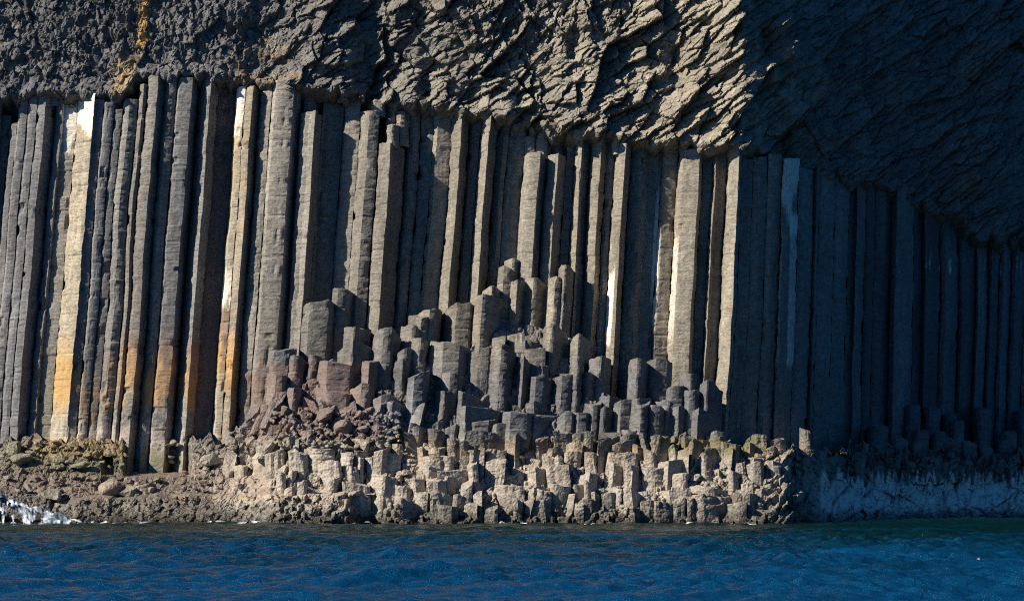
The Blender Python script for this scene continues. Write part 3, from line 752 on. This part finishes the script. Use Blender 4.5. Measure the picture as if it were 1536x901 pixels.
# ------------------------------------------------------------------ pale tidal blocks on the shelf
blk = []
k = 0
for yt, xl in ((655, 600), (668, 430), (684, 392), (702, 330), (722, 385), (741, 575), (757, 600)):
    x = xl + rng.uniform(0, 14)
    while x < 1226:
        w = rng.choice([rng.uniform(13, 22), rng.uniform(20, 34), rng.uniform(34, 60)], p=[.45, .38, .17]); xm = x + w / 2; y = yt + rng.uniform(-10, 10)
        if rng.random() < .72 and not (528 < xm < 572 and y > 735):
            Yf = -.5 + slope_Y(np.array([y]), np.array([xm]))[0] + Yp(xm) * .75 - .05 - .6 * rng.random()
            if xm > 1190: Yf = max(Yf, -7.5)
            o = broken(x, w, y, Yf, M_shore, 1000 + k, 'tidal_block', 2.6, 1.55, .04, .09 if xm < 1090 else .02)
            blk.append([o, xm, y, w, None]); k += 1
        x += w + rng.uniform(-6, 9)
def blk_fmt(r, nm, j, n):
    size = 'small' if r[3] < 20 else ('wide' if r[3] > 34 else 'medium')
    hue = 'pale barnacled' if r[2] > 690 else 'brown-topped'
    if r[1] > 1090: hue = 'dark brown'
    if j <= (n + 1) // 2: return f'{size} {hue} rock block, {nth(j)} from the left in the {nm} row'
    return f'{size} {hue} rock block, {nth(n - j + 1)} from the right in the {nm} row'
rows_label(blk, [('topmost shelf', 0, 664), ('second shelf', 664, 681), ('third shelf', 681, 699), ('middle shelf', 699, 718), ('fifth shelf', 718, 737), ('sixth shelf', 737, 753), ('waterline', 753, 900)],
           blk_fmt, 'rock block', 'tidal rock blocks on the shelf')

# ------------------------------------------------------------------ boulders
def boulder(px, py, rad, seed, Yf, flat=.8):
    r = np.random.default_rng(seed)
    n1, n2 = 22, 14
    th = np.linspace(0, 2 * math.pi, n1, endpoint=False); ph = np.linspace(-math.pi / 2, math.pi / 2, n2 + 2)[1:-1]
    T, Pp = np.meshgrid(th, ph)
    d = np.stack([np.cos(Pp) * np.cos(T), np.cos(Pp) * np.sin(T), np.sin(Pp)], -1).reshape(-1, 3)
    d = np.concatenate([d, [[0, 0, -1], [0, 0, 1]]])
    nrm = r.normal(size=(8, 3)); nrm /= np.linalg.norm(nrm, axis=1, keepdims=True)
    off = r.uniform(.5, .95, 8)
    q = np.maximum(d @ nrm.T, 1e-3)
    R = np.min(np.where(q > .05, off[None] / q, 9), 1); R = np.minimum(R, 1.25)
    R *= 1 + .06 * vn(d[:, 0] * 3 + seed, d[:, 2] * 3 + d[:, 1] * 2, seed)
    sc = rad / PPM * np.array([r.uniform(.9, 1.3), r.uniform(.8, 1.1), flat * r.uniform(.8, 1.1)])
    cx, cz = W(px, py, Yf)
    V = d * R[:, None] * sc
    a = r.uniform(-.5, .5); V = np.stack([V[:, 0] * math.cos(a) - V[:, 2] * math.sin(a), V[:, 1], V[:, 0] * math.sin(a) + V[:, 2] * math.cos(a)], -1)
    V = V + np.array([cx, Yf, cz])
    m = n1; idx = np.arange(n1 * n2).reshape(n2, n1); nx = np.roll(idx, -1, 1)
    Q = np.stack([idx[:-1], nx[:-1], nx[1:], idx[1:]], -1).reshape(-1, 4)
    st, tn = rock_stain(seed)(V)
    ex = [[int(nx[0, j]), int(idx[0, j]), n1 * n2] for j in range(n1)] + [[int(idx[-1, j]), int(nx[-1, j]), n1 * n2 + 1] for j in range(n1)]
    return V, Q, st, tn, ex

bld = []
spots = []
for j in range(400):
    px = rng.uniform(345, 575); py = rng.uniform(612, 668)
    if py < stair_top(px) + 5 or (px < 400 and py < 605): continue
    if any(abs(px - a) < 13 and abs(py - b) < 9 for a, b in spots): continue
    spots.append((px, py))
    if len(spots) >= 85: break
spots += [(88, 690), (30, 690), (112, 668), (18, 672), (82, 742), (165, 733), (3, 775), (215, 731), (120, 697), (190, 735), (318, 690), (355, 730)]
for j, (px, py) in enumerate(spots):
    rad = rng.uniform(7, 14) if px > 340 else rng.uniform(9, 15)
    Yf = slope_Y(np.array([py]), np.array([px]))[0] - .45
    if px > 340 and j % 4:
        o = broken(px - rad, 2 * rad, py - rad * .7, Yf + .1, M_shore, 2000 + j, 'boulder', 1.3, 1.3, .04, .3)
    else:
        V, Q, st, tn, ex = boulder(px, py, rad, 2000 + j, Yf)
        o = mk('boulder', V, Q, M_shore, st, tn, extra=ex)
    bld.append([o, px, py, rad, None])
def bld_fmt(r, nm, j, n):
    size = 'small' if r[3] < 9 else ('large' if r[3] > 12 else 'medium')
    if r[1] < 340: return f'{size} brown boulder, {nth(j)} from the left on the {nm} of the left rock shelf'
    return f'{size} reddish boulder, {nth(j)} from the left along the {nm} of the rubble slope'
LB = [r for r in bld if r[1] < 340]; RB = [r for r in bld if r[1] >= 340]
rows_label(LB, [('upper edge', 0, 680), ('middle', 680, 715), ('lower edge', 715, 900)], bld_fmt, 'boulder', 'boulders on the left rock shelf')
rows_label(RB, [('top edge', 0, 595), ('upper band', 595, 615), ('middle band', 615, 633), ('lower band', 633, 650), ('bottom edge', 650, 900)], bld_fmt, 'boulder', 'reddish boulders below the stumps')

# loose small stones nobody could count
VV, QQ, S1, S2, EX = [], [], [], [], []
off = 0
for j in range(440):
    if j < 330: px, py, rad = rng.uniform(340, 600), rng.uniform(618, 672), rng.uniform(2, 4.5)
    elif j < 440: px, py, rad = rng.uniform(0, 330), rng.uniform(655, 745), rng.uniform(2.5, 6)
    else: px, py, rad = rng.uniform(690, 1100), rng.uniform(636, 664), rng.uniform(2.5, 5)
    if py < stair_top(px) + 8: continue
    V, Q, st, tn, ex = boulder(px, py, rad, 4000 + j, slope_Y(np.array([py]), np.array([px]))[0] - .42)
    VV.append(V); QQ.append(Q + off); S1.append(st); S2.append(tn); EX += [[i + off for i in e] for e in ex]; off += len(V)
o = mk('rubble', np.concatenate(VV), np.concatenate(QQ), M_shore, np.concatenate(S1), np.concatenate(S2), extra=EX)
tag(o, 'loose small stones strewn between the boulders and stumps', 'rubble', kind='stuff')

# ------------------------------------------------------------------ sea
xs = np.concatenate([-np.geomspace(36, 1500, 24)[::-1], np.arange(-35.9, 35.91, .10), np.geomspace(36, 1500, 24)])
ysw = np.concatenate([-np.geomspace(96, 1800, 28)[::-1], np.arange(-95.9, -5, .12), np.linspace(-5, 40, 70)])
X, Y = np.meshgrid(xs, ysw)
X0, Y0 = X.astype(f32), Y.astype(f32); Zs = np.zeros_like(X0); Zl = np.zeros_like(X0)
r = np.random.default_rng(5)
for j in range(64):
    lam = np.exp(r.uniform(math.log(.42), math.log(1.9))); th = r.normal(-1.3, .55); k_ = 2 * math.pi / lam
    ph = k_ * (X0 * math.cos(th) + Y0 * math.sin(th)) + r.uniform(0, 6.28)
    Zs += f32(.0125 * lam ** .9) * np.sin(ph + .4 * np.sin(ph))
for j in range(14):
    lam = r.uniform(2.2, 9); th = r.normal(-1.25, .45); k_ = 2 * math.pi / lam
    ph = k_ * (X0 * math.cos(th) + Y0 * math.sin(th)) + r.uniform(0, 6.28)
    Zl += f32(.0085 * lam ** .9) * np.sin(ph + .35 * np.sin(ph))
gust = np.clip(.85 + .9 * fbm(X * .11 + .4 * Zl, Y * .16, 91, 3), .25, 1.5)
calm = .4 + .6 * sm(-12, -55, Y)
inner = sm(35.9, 33, np.abs(X)) * sm(-96, -94, Y)
Z = (Zs * gust + Zl * .9) * calm * inner
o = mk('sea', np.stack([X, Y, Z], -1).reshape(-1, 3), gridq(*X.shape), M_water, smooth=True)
tag(o, 'choppy dark blue sea in front of the rocks', 'sea', kind='structure')

# foam: a surge over the ledge at the left, thin lines at the waterline, one whitecap
def foam_patch(x0, x1, f_top, Yf, seed, amp, depth=1.6, hole=.22):
    n, m = int((x1 - x0) * 1.5) + 4, 40
    px = np.linspace(x0, x1, n); t = np.linspace(0, 1, m)
    A, T = np.meshgrid(px, t)
    htop = f_top(A)
    z = htop * np.sin(np.clip(T, 0, 1) * math.pi * .62) + amp * htop * fbm(A * .05, T * 5, seed, 4)
    y = Yf - depth * (1 - T) + .25 * fbm(A * .1, T * 3 + 7, seed + 3, 3)
    s = (D + y) / D / PPM
    z = np.where(T == 0, -.25, z); z = z * np.minimum(1, np.minimum(A - x0, x1 - A) / 6 + .02) - .02
    Q = gridq(m, n)
    lace = fbm(A * .07 + seed, y * 1.6, seed + 9, 4) + .25 * np.abs(T - .45) * 2
    keep = lace.ravel()[Q].mean(1) < hole
    return np.stack([(A - CX) * s, y, z], -1).reshape(-1, 3), Q[keep]
FV, FQ, off = [], [], 0
def addf(*a, **k):
    global off
    V, Q = foam_patch(*a, **k); FV.append(V); FQ.append(Q + off); off += len(V)
addf(-40, 128, lambda p: np.maximum(.15, I(p, [-40, 10, 40, 60, 90, 128], [1.5, 1.35, .95, .75, .5, .1])), -9.3, 300, .5)
for (a, b, h_) in ((308, 442, .13), (440, 520, .09), (880, 955, .2), (980, 1022, .25), (700, 790, .1), (160, 300, .06), (1018, 1090, .07)):
    addf(a, b, lambda p, h_=h_, a=a: h_ * np.clip(.4 + 1.2 * vn(p * .08, 0 * p, a), .15, 1.4), -10.2, 310 + a, .7, depth=.7)
for j in range(26):
    a = rng.uniform(0, 1150); addf(a, a + rng.uniform(14, 60), lambda p, j=j: .1 + .06 * vn(p * .1, 0 * p, j), -10.1 - rng.uniform(0, .8), 500 + j, .8, depth=.8, hole=.02)
addf(1459, 1484, lambda p: np.where(True, .16 * np.exp(-((p - 1470) / 8) ** 2), 0), -69, 400, 1.6, depth=.9, hole=9)
o = mk('foam', np.concatenate(FV), np.concatenate(FQ), M_foam, smooth=True)
tag(o, 'white foam surging over the ledge and along the waterline', 'foam', kind='stuff')

# ------------------------------------------------------------------ light, sky, camera
Lv = np.array([.76, .345, -.55]); Lv /= np.linalg.norm(Lv)
sun = bpy.data.lights.new('sun', 'SUN'); sun.energy = 5.0; sun.angle = math.radians(.5); sun.color = (1, .93, .82)
so = bpy.data.objects.new('sun', sun); C.objects.link(so)
from mathutils import Vector
so.rotation_euler = Vector(Lv).to_track_quat('-Z', 'Y').to_euler(); so.location = (-60, -60, 80)
w = bpy.data.worlds.new('World'); bpy.context.scene.world = w; w.use_nodes = True
nt = w.node_tree; sky = nt.nodes.new('ShaderNodeTexSky'); sky.sky_type = 'NISHITA'; sky.sun_disc = False
el = math.asin(-Lv[2]); sky.sun_elevation = el
sky.sun_rotation = math.atan2(-Lv[0], -Lv[1])
sky.air_density = 1.0; sky.dust_density = .3; sky.ozone_density = 2.5
bg = nt.nodes['Background']; bg.inputs[1].default_value = .05
wb = nt.nodes.new('ShaderNodeMix'); wb.data_type = 'RGBA'; wb.blend_type = 'MULTIPLY'; wb.inputs[0].default_value = 1
wb.inputs[7].default_value = (.12, .50, 1.04, 1)      # the photograph's warm white balance leaves skylight deep blue
nt.links.new(sky.outputs[0], wb.inputs[6]); nt.links.new(wb.outputs[2], bg.inputs[0])

cam = bpy.data.cameras.new('camera'); co = bpy.data.objects.new('camera', cam); C.objects.link(co)
co.location = (0, -D, H); co.rotation_euler = (math.pi / 2, 0, 0)
cam.sensor_width = 36; cam.lens = 36 * D / (1536 / PPM); cam.shift_y = (HY - 450) / 1536
cam.clip_end = 5000; cam.clip_start = .5
s = bpy.context.scene; s.camera = co
s.view_settings.view_transform = 'Standard'; s.view_settings.look = 'None'; s.view_settings.exposure = .75
s.view_settings.gamma = 1
s.cycles.use_denoising = False; s.cycles.sample_clamp_indirect = 4; s.cycles.sample_clamp_direct = 1.6; s.cycles.filter_width = 1.1; s.cycles.max_bounces = 5; s.cycles.diffuse_bounces = 1
